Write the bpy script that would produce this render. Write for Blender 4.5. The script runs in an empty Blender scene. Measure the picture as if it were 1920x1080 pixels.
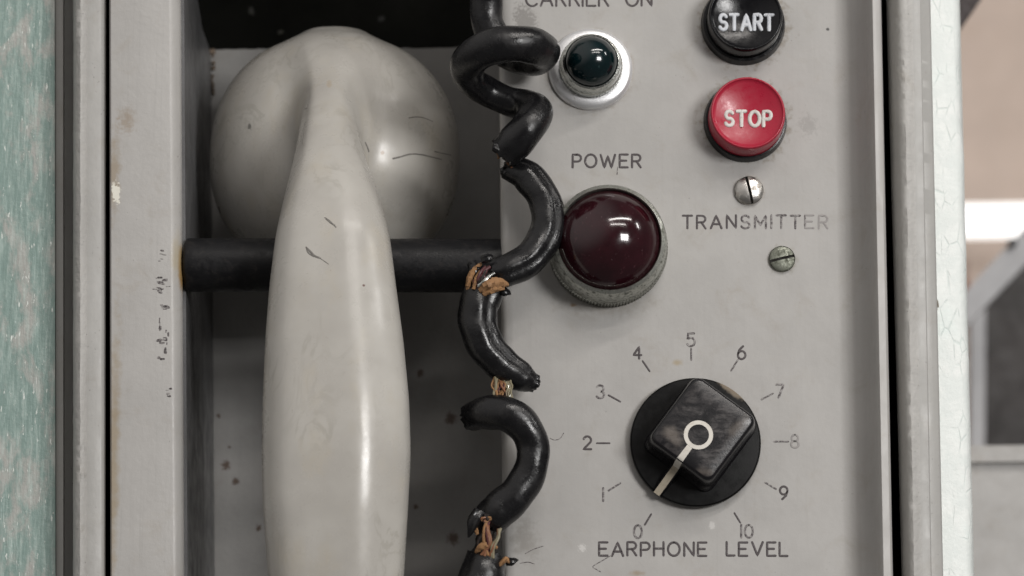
import bpy, math, random
import numpy as np
from mathutils import Vector, Matrix

random.seed(7)
rng = np.random.default_rng(7)
SC = bpy.context.scene
COL = SC.collection
S = 0.000135            # metres per unit (one unit = one photo pixel on the panel face)
DIST = 6000.0           # camera distance = focal length, in units

# ------------------------------------------------------------------ camera
v = Vector((0.010, 1.0, 0.22)).normalized()
r_ = v.cross(Vector((0, 0, 1))).normalized()
u_ = r_.cross(v).normalized()
CAM = -v * DIST
cam = bpy.data.cameras.new('camera')
cam.sensor_width = 36.0
cam.lens = DIST / 1920 * 36
cam.clip_start = 0.01
cam.clip_end = 50
camo = bpy.data.objects.new('camera', cam)
COL.objects.link(camo)
camo.matrix_world = Matrix(((r_.x, u_.x, -v.x, CAM.x * S), (r_.y, u_.y, -v.y, CAM.y * S),
                            (r_.z, u_.z, -v.z, CAM.z * S), (0, 0, 0, 1)))
cam.dof.use_dof = True
cam.dof.focus_distance = (DIST - 40) * S
cam.dof.aperture_fstop = 15
SC.camera = camo


def W(px, py, d=0.0):
    """point (in units) at distance d in front of the panel face, seen at photo pixel px, py"""
    ray = v * DIST + r_ * (px - 960) - u_ * (py - 540)
    t = (-d - CAM.y) / ray.y
    return CAM + ray * t


# ------------------------------------------------------------------ world and lamps
world = bpy.data.worlds.new('World')
SC.world = world
world.use_nodes = True
world.node_tree.nodes['Background'].inputs[0].default_value = (1.0, 0.96, 0.93, 1)
WT = world.node_tree
# added soft fill: a world gradient, strongest from up left, darker elsewhere
_tc = WT.nodes.new('ShaderNodeTexCoord')
_dp = WT.nodes.new('ShaderNodeVectorMath')
_dp.operation = 'DOT_PRODUCT'
_dp.inputs[1].default_value = Vector((-0.62, -0.50, 0.60)).normalized()
_mr = WT.nodes.new('ShaderNodeMapRange')
_mr.interpolation_type = 'SMOOTHSTEP'
for _k, _v in (('From Min', 0.42), ('From Max', 1.0), ('To Min', 0.09), ('To Max', 0.55)):
    _mr.inputs[_k].default_value = _v
WT.links.new(_tc.outputs['Generated'], _dp.inputs[0])
WT.links.new(_dp.outputs['Value'], _mr.inputs['Value'])
WT.links.new(_mr.outputs[0], WT.nodes['Background'].inputs[1])


def area(name, loc, target, sx, sy, power, color):
    l = bpy.data.lights.new(name, 'AREA')
    l.shape = 'RECTANGLE'
    l.size, l.size_y, l.energy, l.color = sx, sy, power, color
    o = bpy.data.objects.new(name, l)
    COL.objects.link(o)
    o.location = loc
    o.rotation_euler = (Vector(target) - Vector(loc)).to_track_quat('-Z', 'Y').to_euler()
    o['kind'] = 'helper'
    return o


TGT = (0.02, 0, 0)
# workshop window in front to the right, six panes
wc = Vector((0.80, -1.28, 0.14))
wn = (Vector(TGT) - wc).normalized()
wr = wn.cross(Vector((0, 0, 1))).normalized()
wu = wr.cross(wn)
for i in range(3):
    for j in range(2):
        c = wc + wr * (i - 1) * 0.135 + wu * (j - 0.5) * 0.17
        area('window_pane_light', c, c + wn, 0.112, 0.145, 2.05, (1.0, 0.985, 0.97))
# fluorescent tubes on the ceiling
area('ceiling_tube_light', (0.60, -1.10, 1.20), (0.02, 0, 0), 1.30, 0.07, 9.5, (1.0, 0.95, 0.90))
area('ceiling_tube_light', (0.75, -2.00, 1.30), (0.02, 0, 0), 1.30, 0.05, 9, (1.0, 0.95, 0.90))
area('ceiling_tube_light', (1.25, -0.55, 0.75), (0.02, 0, 0), 0.05, 0.25, 1.6, (1.0, 0.98, 0.95))

SC.view_settings.view_transform = 'Standard'
SC.view_settings.look = 'None'
SC.view_settings.exposure = 0.0
SC.view_settings.gamma = 1.0
SC.view_settings.use_curve_mapping = False


# ------------------------------------------------------------------ material builder
class NB:
    def __init__(self, name):
        self.m = bpy.data.materials.new(name)
        self.m.use_nodes = True
        self.t = self.m.node_tree
        self.bsdf = self.t.nodes['Principled BSDF']
        g = self.t.nodes.new('ShaderNodeNewGeometry')
        sc = self.t.nodes.new('ShaderNodeVectorMath')
        sc.operation = 'SCALE'
        sc.inputs['Scale'].default_value = 1 / S
        self.t.links.new(g.outputs['Position'], sc.inputs[0])
        self.P = sc.outputs[0]
        self.g = g

    def put(self, sock, val):
        if val is None:
            return
        if hasattr(val, 'is_output'):
            self.t.links.new(val, sock)
        else:
            try:
                n = len(sock.default_value)
                val = tuple(val)
                sock.default_value = val + (1.0,) * (n - len(val))
            except TypeError:
                sock.default_value = val

    def math(self, op, a, b=None, c=None, clamp=False):
        n = self.t.nodes.new('ShaderNodeMath')
        n.operation = op
        n.use_clamp = clamp
        for i, x in enumerate((a, b, c)):
            if x is not None:
                self.put(n.inputs[i], x)
        return n.outputs[0]

    def scaled(self, vec, off=(0, 0, 0)):
        n = self.t.nodes.new('ShaderNodeMapping')
        n.inputs['Scale'].default_value = vec
        n.inputs['Location'].default_value = off
        self.put(n.inputs['Vector'], self.P)
        return n.outputs[0]

    def noise(self, scale, detail=3, rough=0.55, vec=None, dist=0.0):
        n = self.t.nodes.new('ShaderNodeTexNoise')
        n.inputs['Scale'].default_value = scale
        n.inputs['Detail'].default_value = detail
        n.inputs['Roughness'].default_value = rough
        n.inputs['Distortion'].default_value = dist
        self.put(n.inputs['Vector'], vec if vec is not None else self.P)
        return n.outputs['Fac']

    def voronoi(self, scale, vec=None, feature='F1'):
        n = self.t.nodes.new('ShaderNodeTexVoronoi')
        n.feature = feature
        n.inputs['Scale'].default_value = scale
        self.put(n.inputs['Vector'], vec if vec is not None else self.P)
        return n.outputs['Distance']

    def ramp(self, x, a, b, lo=0.0, hi=1.0):
        n = self.t.nodes.new('ShaderNodeMapRange')
        n.interpolation_type = 'SMOOTHSTEP'
        for k, val in zip(('Value', 'From Min', 'From Max', 'To Min', 'To Max'), (x, a, b, lo, hi)):
            self.put(n.inputs[k], val)
        return n.outputs[0]

    def mix(self, f, a, b):
        n = self.t.nodes.new('ShaderNodeMix')
        n.data_type = 'RGBA'
        self.put(n.inputs[0], f)
        self.put(n.inputs[6], a)
        self.put(n.inputs[7], b)
        return n.outputs[2]

    def xyz(self):
        n = self.t.nodes.new('ShaderNodeSeparateXYZ')
        self.put(n.inputs[0], self.P)
        return n.outputs

    def blob(self, c, rx, rz, ang=0, edge=0.5, nscale=0.12, namt=0.8, dmax=None):
        """irregular stain mask around world point c (x and z only)"""
        X = self.xyz()
        dx = self.math('SUBTRACT', X[0], c.x)
        dz = self.math('SUBTRACT', X[2], c.z)
        ca, sa = math.cos(ang), math.sin(ang)
        a = self.math('ADD', self.math('MULTIPLY', dx, ca / rx), self.math('MULTIPLY', dz, sa / rx))
        b = self.math('ADD', self.math('MULTIPLY', dx, -sa / rz), self.math('MULTIPLY', dz, ca / rz))
        q = self.math('SQRT', self.math('ADD', self.math('MULTIPLY', a, a), self.math('MULTIPLY', b, b)))
        n = self.math('MULTIPLY', self.math('SUBTRACT', self.noise(nscale, 4, 0.65), 0.5), namt * 2)
        return self.ramp(self.math('ADD', q, n), 1.0, 1.0 - edge)

    def bump(self, h, strength, dist=1.0):
        n = self.t.nodes.new('ShaderNodeBump')
        n.inputs['Strength'].default_value = strength
        n.inputs['Distance'].default_value = dist * S
        self.put(n.inputs['Height'], h)
        return n.outputs[0]

    def out(self, color=None, rough=None, metal=None, normal=None, **kw):
        I = self.bsdf.inputs
        self.put(I['Base Color'], color)
        self.put(I['Roughness'], rough)
        self.put(I['Metallic'], metal)
        if normal is not None:
            self.put(I['Normal'], normal)
        for k, x in kw.items():
            self.put(I[k.replace('_', ' ')], x)
        return self.m


def paint(name, col, var=0.10, rough=0.42, streak=0.08, specks=0.5, rust=0.35, stains=(), bump=0.25, tint=(0.75, 0.68, 0.58), spec=0.5):
    b = NB(name)
    lo = tuple(c * (1 - var) for c in col)
    hi = tuple(c * (1 + var) for c in col)
    base = b.mix(b.ramp(b.noise(0.006, 5, 0.6), 0.3, 0.7), lo, hi)
    # warm grime clouds and vertical wiping streaks
    warm = tuple(c * t for c, t in zip(col, tint))
    base = b.mix(b.ramp(b.noise(0.013, 6, 0.7, dist=0.6), 0.52, 0.8, 0, 0.45), base, warm)
    st = b.noise(1.0, 3, 0.6, vec=b.scaled((0.16, 0.16, 0.0035)))
    base = b.mix(b.ramp(st, 0.5, 0.8, 0, streak * 4), base, tuple(c * 0.8 for c in col))
    base = b.mix(b.ramp(b.noise(0.5, 2, 0.5), 0.35, 0.7, 0, 0.12), base, tuple(c * 1.12 for c in col))
    # dark pin specks
    sp = b.math('MULTIPLY', b.ramp(b.noise(0.22, 2, 0.5), 0.70, 0.76), b.ramp(b.noise(0.02, 2), 0.45, 0.62))
    base = b.mix(b.math('MULTIPLY', sp, specks), base, (0.05, 0.042, 0.035))
    rs = b.math('MULTIPLY', b.ramp(b.noise(0.09, 4, 0.7), 0.66, 0.76), b.ramp(b.noise(0.008, 2), 0.5, 0.66))
    base = b.mix(b.math('MULTIPLY', rs, rust), base, (0.17, 0.10, 0.055))
    for (c, rx, rz, ang, scol, edge, ns, na, amt) in stains:
        m = b.blob(c, rx, rz, ang, edge, ns, na)
        base = b.mix(b.math('MULTIPLY', m, amt), base, scol)
    h = b.math('ADD', b.noise(0.09, 3, 0.5), b.math('MULTIPLY', b.noise(0.6, 2, 0.5), 0.35))
    rr = b.ramp(b.noise(0.02, 4, 0.7), 0.3, 0.75, rough - 0.08, rough + 0.14)
    return b.out(base, rr, 0.0, b.bump(h, bump, 2.5), Specular_IOR_Level=spec)


def metal(name, col, dirt, amt=0.5, rough=0.28, scale=0.06, metallic=1.0):
    b = NB(name)
    n = b.noise(scale, 6, 0.72)
    f = b.ramp(n, 0.62 - amt * 0.4, 0.78 - amt * 0.25)
    col = b.mix(f, col, dirt)
    rr = b.math('ADD', b.math('MULTIPLY', f, 0.35), rough)
    m = b.ramp(f, 0, 1, metallic, metallic * 0.55)
    return b.out(col, rr, m, b.bump(b.noise(0.25, 5, 0.7), 0.18, 3))


def plastic(name, col, rough=0.25, var=0.25, worn=None, wamt=0.0, wscale=0.03, bump=0.08, spec=0.5):
    b = NB(name)
    c = b.mix(b.noise(0.03, 4, 0.6), tuple(x * (1 - var) for x in col), tuple(x * (1 + var) for x in col))
    if worn:
        w = b.ramp(b.noise(wscale, 6, 0.75, dist=0.8), 0.5, 0.72, 0, wamt)
        c = b.mix(w, c, worn)
    rr = b.ramp(b.noise(0.05, 5, 0.7), 0.3, 0.75, rough * 0.75, rough * 1.6)
    return b.out(c, rr, 0.0, b.bump(b.noise(0.2, 4, 0.6), bump, 2), Specular_IOR_Level=spec)


def ink(name, fade):
    b = NB(name)
    n = b.noise(0.16, 5, 0.72)
    f = b.ramp(n, 0.62 - fade * 0.45, 0.74 - fade * 0.3, 0, 0.85)
    col = b.mix(f, (0.062, 0.052, 0.054), (0.33, 0.315, 0.305))
    return b.out(col, 0.6, 0.0)


# ------------------------------------------------------------------ mesh helpers
class MB:
    def __init__(self):
        self.v, self.f, self.mi, self.sm = [], [], [], []

    def add(self, verts, faces, mi=0, smooth=True):
        o = len(self.v)
        self.v.extend(tuple(p) for p in verts)
        for f in faces:
            self.f.append(tuple(i + o for i in f))
            self.mi.append(mi)
            self.sm.append(smooth)

    def build(self, name, mats, parent=None, origin=None, sharp=38):
        mats = mats if isinstance(mats, (list, tuple)) else [mats]
        if parent is not None:
            org = parent['_o']
        else:
            org = tuple(origin) if origin is not None else tuple(np.mean(np.array(self.v), 0))
        A = (np.array(self.v, float) - np.array(org)) * S
        me = bpy.data.meshes.new(name)
        me.from_pydata(A.tolist(), [], self.f)
        for m in mats:
            me.materials.append(m)
        me.polygons.foreach_set('material_index', self.mi)
        me.polygons.foreach_set('use_smooth', self.sm)
        me.update()
        if sharp:
            me.set_sharp_from_angle(angle=math.radians(sharp))
        o = bpy.data.objects.new(name, me)
        COL.objects.link(o)
        if parent is not None:
            o.parent = parent['o']
        else:
            o.location = Vector(org) * S
        return o


def tag(o, label=None, cat=None, group=None, kind=None):
    if label: o['label'] = label
    if cat: o['category'] = cat
    if group: o['group'] = group
    if kind: o['kind'] = kind
    return o


def thing(name, label, cat, at, group=None):
    o = bpy.data.objects.new(name, None)
    o.empty_display_size = 0.01
    COL.objects.link(o)
    o.location = Vector(at) * S
    tag(o, label, cat, group)
    return {'o': o, '_o': tuple(at)}


YTOP, YBOT = -420, 1400


def extrude_profile(mb, prof, rows=2, y0=YTOP, y1=YBOT, mi=0, wob=None, caps=True, smooth=True):
    """closed cross-section prof [(x at y=0, x at y=1080, d)], swept from y0 to y1 (photo rows)"""
    n = len(prof)
    verts, faces = [], []
    for i in range(rows):
        y = y0 + (y1 - y0) * i / (rows - 1)
        for k, (xt, xb, d) in enumerate(prof):
            # rows are taken on the panel plane so that the edges stay straight in depth
            X = W(xt + (xb - xt) * y / 1080, y, d)
            Z = W(960, y, 0).z
            dd = d
            x = X.x
            if wob:
                ax, ad = wob(k, i)
                x += ax
                dd += ad
            verts.append((x, -dd, Z))
    for i in range(rows - 1):
        for k in range(n):
            k2 = (k + 1) % n
            faces.append((i * n + k, i * n + k2, (i + 1) * n + k2, (i + 1) * n + k))
    if caps:
        faces.append(tuple(range(n - 1, -1, -1)))
        faces.append(tuple((rows - 1) * n + k for k in range(n)))
    mb.add(verts, faces, mi, smooth)


def box(mb, x0, x1, y0, y1, z0, z1, mi=0):
    V = [(x, y, z) for x in (x0, x1) for y in (y0, y1) for z in (z0, z1)]
    F = [(0, 1, 3, 2), (4, 6, 7, 5), (0, 4, 5, 1), (2, 3, 7, 6), (0, 2, 6, 4), (1, 5, 7, 3)]
    mb.add(V, F, mi, False)


def prism(mb, pix, d0, d1, mi=0):
    """photo-pixel polygon at depth d1 (front), extruded straight back to d0"""
    fr = [W(x, y, d1) for x, y in pix]
    n = len(fr)
    V = [(p.x, -d1, p.z) for p in fr] + [(p.x, -d0, p.z) for p in fr]
    F = [tuple(range(n)), tuple(range(2 * n - 1, n - 1, -1))]
    F += [((k + 1) % n, k, n + k, n + (k + 1) % n) for k in range(n)]
    mb.add(V, F, mi, False)


def lathe(mb, c, prof, seg=96, mi=0, knurl=None, close=True):
    """prof [(radius, height towards the viewer)] about the panel normal through c"""
    V, F = [], []
    for k, (r, h) in enumerate(prof):
        for s in range(seg):
            a = 2 * math.pi * s / seg
            rr = r
            if knurl and k in knurl:
                rr = r - (knurl[k] if s % 2 else 0)
            V.append((c.x + rr * math.cos(a), -(h - c.y if False else h), c.z + rr * math.sin(a)))
    for k in range(len(prof) - 1):
        for s in range(seg):
            s2 = (s + 1) % seg
            F.append((k * seg + s, k * seg + s2, (k + 1) * seg + s2, (k + 1) * seg + s))
    if close:
        F.append(tuple((len(prof) - 1) * seg + s for s in range(seg)))
    mb.add(V, F, mi)


def catmull(P, n):
    P = np.array(P, float)
    Q = np.vstack([2 * P[0] - P[1], P, 2 * P[-1] - P[-2]])
    out = []
    for i in range(1, len(Q) - 2):
        for t in np.linspace(0, 1, n, endpoint=False):
            a, b, c, d = Q[i - 1], Q[i], Q[i + 1], Q[i + 2]
            out.append(0.5 * (2 * b + (c - a) * t + (2 * a - 5 * b + 4 * c - d) * t * t + (3 * b - a - 3 * c + d) * t ** 3))
    out.append(Q[-2])
    return np.array(out)


def tube(mb, pts, rad, seg=24, mi=0, shape=None, up=(0, -1, 0), cap=True, jag=0.0):
    """tube along pts; shape(theta, i) multiplies the radius; theta 0 faces up"""
    pts = np.array(pts, float)
    n = len(pts)
    rad = np.full(n, rad, float) if np.isscalar(rad) else np.array(rad, float)
    T = np.gradient(pts, axis=0)
    T /= np.linalg.norm(T, axis=1)[:, None]
    V, F = [], []
    N = np.array(up, float)
    for i in range(n):
        N = N - T[i] * N.dot(T[i])
        N /= np.linalg.norm(N)
        B = np.cross(T[i], N)
        for s in range(seg):
            a = 2 * math.pi * s / seg
            k = shape(a, i) if shape else 1.0
            p = pts[i] + rad[i] * k * (math.cos(a) * N + math.sin(a) * B)
            if jag and i in (0, n - 1):
                p = p + T[i] * (1 if i else -1) * jag * random.uniform(-0.25, 1.0)
            V.append(p)
    for i in range(n - 1):
        for s in range(seg):
            s2 = (s + 1) % seg
            F.append((i * seg + s, i * seg + s2, (i + 1) * seg + s2, (i + 1) * seg + s))
    if cap:
        F.append(tuple(range(seg - 1, -1, -1)))
        F.append(tuple((n - 1) * seg + s for s in range(seg)))
    mb.add(V, F, mi)


# ------------------------------------------------------------------ single-stroke engraved alphabet
def arc(cx, cy, rx, ry, a0, a1, n=14):
    return [(cx + rx * math.cos(math.radians(a0 + (a1 - a0) * i / n)), cy + ry * math.sin(math.radians(a0 + (a1 - a0) * i / n))) for i in range(n + 1)]


GL = {
    'A': (0.82, [[(0, 0), (0.41, 1), (0.82, 0)], [(0.15, 0.33), (0.67, 0.33)]]),
    'C': (0.80, [arc(0.45, 0.5, 0.45, 0.5, 45, 315, 22)]),
    'E': (0.62, [[(0.62, 1), (0, 1), (0, 0), (0.62, 0)], [(0, 0.52), (0.5, 0.52)]]),
    'H': (0.70, [[(0, 0), (0, 1)], [(0.7, 0), (0.7, 1)], [(0, 0.52), (0.7, 0.52)]]),
    'I': (0.0, [[(0, 0), (0, 1)]]),
    'L': (0.58, [[(0, 1), (0, 0), (0.58, 0)]]),
    'M': (0.84, [[(0, 0), (0, 1), (0.42, 0.25), (0.84, 1), (0.84, 0)]]),
    'N': (0.70, [[(0, 0), (0, 1), (0.7, 0), (0.7, 1)]]),
    'O': (0.86, [arc(0.43, 0.5, 0.43, 0.5, 90, 450, 30)]),
    'P': (0.64, [[(0, 0), (0, 1), (0.36, 1)] + arc(0.36, 0.73, 0.28, 0.27, 90, -90) + [(0, 0.46)]]),
    'R': (0.66, [[(0, 0), (0, 1), (0.36, 1)] + arc(0.36, 0.74, 0.28, 0.26, 90, -90) + [(0, 0.48)], [(0.34, 0.48), (0.66, 0)]]),
    'S': (0.64, [arc(0.32, 0.74, 0.29, 0.26, 25, 250, 16) + arc(0.32, 0.25, 0.32, 0.25, 75, -160, 18)]),
    'T': (0.70, [[(0, 1), (0.7, 1)], [(0.35, 1), (0.35, 0)]]),
    'V': (0.78, [[(0, 1), (0.39, 0), (0.78, 1)]]),
    'W': (1.10, [[(0, 1), (0.28, 0), (0.55, 0.9), (0.82, 0), (1.1, 1)]]),
    '0': (0.62, [arc(0.31, 0.5, 0.31, 0.5, 90, 450, 26)]),
    '1': (0.0, [[(0, 0), (0, 1)]]),
    '2': (0.60, [arc(0.30, 0.71, 0.29, 0.29, 165, -35, 14) + [(0.0, 0), (0.6, 0)]]),
    '3': (0.60, [arc(0.28, 0.75, 0.27, 0.25, 150, -80, 14) + arc(0.28, 0.27, 0.31, 0.27, 75, -150, 16)]),
    '4': (0.66, [[(0.66, 0.3), (0, 0.3), (0.48, 1), (0.48, 0)]]),
    '5': (0.60, [[(0.55, 1), (0.1, 1), (0.05, 0.56)] + arc(0.29, 0.33, 0.31, 0.33, 130, -150, 18)]),
    '6': (0.60, [arc(0.3, 0.31, 0.29, 0.31, 150, -210, 24), [(0.02, 0.4), (0.12, 0.72), (0.42, 1)]]),
    '7': (0.60, [[(0, 1), (0.6, 1), (0.2, 0)]]),
    '8': (0.60, [arc(0.3, 0.75, 0.25, 0.25, 90, 450, 22), arc(0.3, 0.26, 0.3, 0.26, 90, 450, 24)]),
    '9': (0.60, [arc(0.3, 0.69, 0.29, 0.31, -30, 330, 24), [(0.58, 0.6), (0.48, 0.28), (0.18, 0)]]),
}


def stroke(mb, pix, w, h, hfun, mi=0):
    """rounded stroke along photo-pixel polyline lying on height field hfun(px,py)"""
    pts = []
    for (a, b) in zip(pix[:-1], pix[1:]):
        L = math.dist(a, b)
        m = max(1, int(L / 3))
        for i in range(m):
            pts.append((a[0] + (b[0] - a[0]) * i / m, a[1] + (b[1] - a[1]) * i / m))
    pts.append(pix[-1])
    P3 = np.array([tuple(W(x, y, hfun(x, y))) for x, y in pts])
    if len(P3) < 2:
        return
    n = len(P3)
    d = np.gradient(P3, axis=0)
    d /= np.linalg.norm(d, axis=1)[:, None]
    side = np.cross(d, np.array([0, -1.0, 0]))
    # extend the ends a little and round them
    prof = [(-1, -0.4), (-0.85, 0.55), (-0.4, 0.95), (0.4, 0.95), (0.85, 0.55), (1, -0.4)]
    rows = [(P3[0] - d[0] * w * 0.75, 0.55, side[0])]
    rows += [(P3[i], 1.0, side[i]) for i in range(n)]
    rows += [(P3[-1] + d[-1] * w * 0.75, 0.55, side[-1])]
    V, F = [], []
    for p, k, sd in rows:
        j = 1 + random.uniform(-0.06, 0.06)
        for a, b in prof:
            V.append(p + sd * a * w * k * j + np.array([0, -1.0, 0]) * b * h)
    m = len(prof)
    for i in range(len(rows) - 1):
        for k in range(m - 1):
            F.append((i * m + k, i * m + k + 1, (i + 1) * m + k + 1, (i + 1) * m + k))
    F.append(tuple(range(m)))
    F.append(tuple((len(rows) - 1) * m + k for k in range(m - 1, -1, -1)))
    mb.add(V, F, mi)


def word(mb, text, x0, x1, ytop, ybot, w, h=0.5, gap=0.32, hfun=lambda x, y: 0.0, mats=None, rot=0.0, space=0.75):
    W_ = sum((GL[c][0] if c != ' ' else space - gap) for c in text) + gap * (len(text) - 1)
    sx = (x1 - x0) / W_ if x1 is not None else (ybot - ytop)
    if x1 is None:
        x0 = x0 - W_ * sx / 2
    cx, cy = x0 + W_ * sx / 2, (ytop + ybot) / 2
    x = 0
    for i, c in enumerate(text):
        if c == ' ':
            x += space
            continue
        gw, st = GL[c]
        jx, jy = random.uniform(-0.6, 0.6), random.uniform(-0.5, 0.5)
        for s in st:
            pix = []
            for (a, b_) in s:
                X = x0 + (x + a) * sx + jx - cx
                Y = ybot - b_ * (ybot - ytop) + jy - cy
                pix.append((cx + X * math.cos(rot) - Y * math.sin(rot), cy + X * math.sin(rot) + Y * math.cos(rot)))
            stroke(mb, pix, w, h, hfun, mats[i] if mats else 0)
        x += gw + gap


# ------------------------------------------------------------------ materials
BLACKINK = (0.012, 0.011, 0.011)
RUST = (0.20, 0.11, 0.04)
GREY = (0.385, 0.375, 0.36)

M_panel = paint('panel_grey_paint', (0.40, 0.39, 0.375), 0.05, 0.40, 0.05, 0.6, 0.5, bump=0.12, stains=[
    (W(1398, 226), 96, 92, 0, (0.21, 0.175, 0.13), 0.35, 0.07, 0.55, 0.75),
    (W(1395, 45), 98, 96, 0, (0.21, 0.175, 0.13), 0.35, 0.07, 0.55, 0.7),
    (W(1270, 680), 14, 9, 0, (0.33, 0.25, 0.13), 0.9, 0.1, 0.6, 0.6),
    (W(1195, 1075), 20, 8, 0, (0.28, 0.2, 0.12), 0.9, 0.1, 0.6, 0.6),
    (W(1075, 572), 9, 5, 0, RUST, 0.8, 0.2, 0.6, 0.8),
    (W(985, 1010), 34, 60, 0.3, (0.25, 0.235, 0.215), 0.9, 0.06, 1.2, 0.6),
    (W(985, 40), 26, 40, 0.3, (0.12, 0.11, 0.1), 0.5, 0.18, 1.2, 0.5),
    (W(1515, 235), 22, 26, 0.3, (0.2, 0.19, 0.18), 0.7, 0.12, 1.5, 0.35),
    (W(1552, 55), 4, 4, 0, (0.04, 0.04, 0.04), 0.5, 0.2, 0.4, 0.9),
    (W(1135, 560), 125, 45, 0, (0.22, 0.19, 0.15), 0.8, 0.06, 0.7, 0.45),
    (W(1108, 135), 98, 92, 0, (0.24, 0.2, 0.15), 0.5, 0.06, 0.6, 0.5),
    (W(1404, 358), 36, 36, 0, (0.22, 0.19, 0.15), 0.5, 0.1, 0.6, 0.5),
    (W(1466, 488), 33, 33, 0, (0.22, 0.2, 0.15), 0.5, 0.1, 0.6, 0.5),
    (W(1303, 835), 134, 134, 0, (0.27, 0.245, 0.205), 0.4, 0.05, 0.5, 0.5),
    (W(1335, 985), 7, 9, 0, (0.55, 0.54, 0.52), 0.5, 0.2, 0.8, 0.8),
    (W(1092, 1028), 9, 9, 0, (0.6, 0.59, 0.57), 0.6, 0.25, 1.2, 0.8)])
M_frame = paint('door_frame_grey_paint', (0.40, 0.39, 0.375), 0.05, 0.42, 0.10, 0.6, 0.5, stains=[
    (W(340, 495), 10, 58, 0, (0.29, 0.17, 0.05), 0.6, 0.05, 0.5, 0.95),
    (W(330, 480), 14, 60, 0, (0.40, 0.33, 0.2), 0.9, 0.05, 0.5, 0.55),
    (W(212, 880), 16, 380, 0, (0.30, 0.235, 0.15), 0.9, 0.03, 0.9, 0.75),
    (W(214, 330), 16, 120, 0, (0.28, 0.22, 0.15), 0.9, 0.05, 1.0, 0.7),
    (W(238, 225), 24, 36, 0, (0.26, 0.2, 0.14), 0.9, 0.1, 1.0, 0.6),
    (W(218, 362), 8, 24, 0.1, (0.72, 0.70, 0.62), 0.25, 0.14, 1.5, 1.0)])
M_flange = paint('flange_grey_paint', (0.365, 0.36, 0.345), 0.05, 0.45, 0.06, 0.8, 0.4)
M_bead = paint('lumpy_edge_paint', (0.40, 0.392, 0.375), 0.07, 0.5, 0.05, 1.0, 0.6, bump=0.9)
M_recess = paint('recess_grey_paint', (0.36, 0.352, 0.34), 0.10, 0.42, 0.08, 0.9, 0.9, stains=[(W(x, y, -700), r, r * 1.1, 0, (0.10, 0.06, 0.04), 0.5, 0.2, 1.4, 0.9) for x, y, r in ((424, 872, 11), (442, 902, 9), (430, 838, 4), (845, 785, 14), (788, 700, 9), (850, 1010, 14), (780, 950, 6), (410, 780, 5), (485, 990, 7))])
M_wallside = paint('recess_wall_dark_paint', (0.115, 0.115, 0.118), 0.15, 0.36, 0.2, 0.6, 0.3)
M_void = paint('compartment_paint_and_gap_shade', (0.006, 0.0063, 0.005), 0.2, 0.7, 0.05, 0.0, 0.0, spec=0.08, stains=[
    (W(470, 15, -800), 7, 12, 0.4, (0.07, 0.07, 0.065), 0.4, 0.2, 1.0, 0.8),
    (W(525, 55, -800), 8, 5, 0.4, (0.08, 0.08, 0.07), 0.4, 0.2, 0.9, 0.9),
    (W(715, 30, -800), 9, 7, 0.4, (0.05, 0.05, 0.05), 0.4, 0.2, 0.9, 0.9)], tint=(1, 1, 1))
M_black = plastic('black_plastic', (0.004, 0.004, 0.005), 0.20, 0.3, spec=0.35)
M_rubber = None


def rubber():
    b = NB('black_rubber_jacket')
    n = b.noise(0.05, 6, 0.7)
    c = b.mix(n, (0.004, 0.004, 0.0045), (0.009, 0.0088, 0.010))
    dust = b.math('MULTIPLY', b.ramp(b.noise(0.35, 3, 0.7), 0.62, 0.72), b.ramp(b.noise(0.03, 3), 0.45, 0.65))
    c = b.mix(b.math('MULTIPLY', dust, 0.4), c, (0.16, 0.15, 0.14))
    haze = b.ramp(b.noise(0.02, 5, 0.7, dist=0.7), 0.5, 0.75, 0, 0.35)
    c = b.mix(haze, c, (0.03, 0.028, 0.028))
    rr = b.ramp(b.noise(0.04, 5, 0.7), 0.3, 0.75, 0.17, 0.42)
    return b.out(c, rr, 0.0, b.bump(b.math('ADD', b.noise(0.12, 4, 0.6), b.math('MULTIPLY', dust, 0.5)), 0.22, 3), Specular_IOR_Level=0.48)


M_rubber = rubber()
M_core = plastic('dark_torn_core', (0.012, 0.008, 0.007), 0.7, 0.5, worn=(0.06, 0.03, 0.018), wamt=0.8, wscale=0.15, bump=0.8)
M_rod = plastic('black_rod_paint', (0.006, 0.006, 0.007), 0.42, 0.2, worn=(0.06, 0.05, 0.045), wamt=0.25, wscale=0.05, bump=0.2, spec=0.3)
M_bezel = metal('tarnished_nickel', (0.46, 0.465, 0.425), (0.10, 0.105, 0.085), 0.42, 0.33, 0.13, 0.95)
M_chrome = metal('scuffed_chrome', (0.78, 0.78, 0.79), (0.42, 0.41, 0.38), 0.16, 0.36, 0.05, 0.7)
M_oldring = metal('corroded_collar', (0.58, 0.59, 0.56), (0.16, 0.18, 0.15), 0.30, 0.24, 0.12)
M_screw_ = metal('bright_screw_steel', (0.62, 0.60, 0.57), (0.36, 0.33, 0.29), 0.4, 0.30, 0.08)
M_screwgreen = metal('tarnished_screw', (0.24, 0.25, 0.21), (0.10, 0.105, 0.08), 0.55, 0.42, 0.10, 0.8)
M_slot = plastic('dark_screw_slot', (0.02, 0.018, 0.015), 0.7)  # even dark brown for the slot faces
M_tan = plastic('tan_paper_insulation', (0.27, 0.145, 0.065), 0.8, 0.4, worn=(0.04, 0.02, 0.012), wamt=0.95, wscale=0.12, bump=0.6)
M_copper = plastic('brown_copper_strand', (0.20, 0.085, 0.04), 0.5, 0.4)
M_cream = plastic('cream_wire', (0.21, 0.185, 0.12), 0.5, 0.3, worn=(0.12, 0.09, 0.05), wamt=0.6, wscale=0.1)
M_darkred = plastic('dark_red_wire', (0.07, 0.015, 0.018), 0.45, 0.4)


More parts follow.
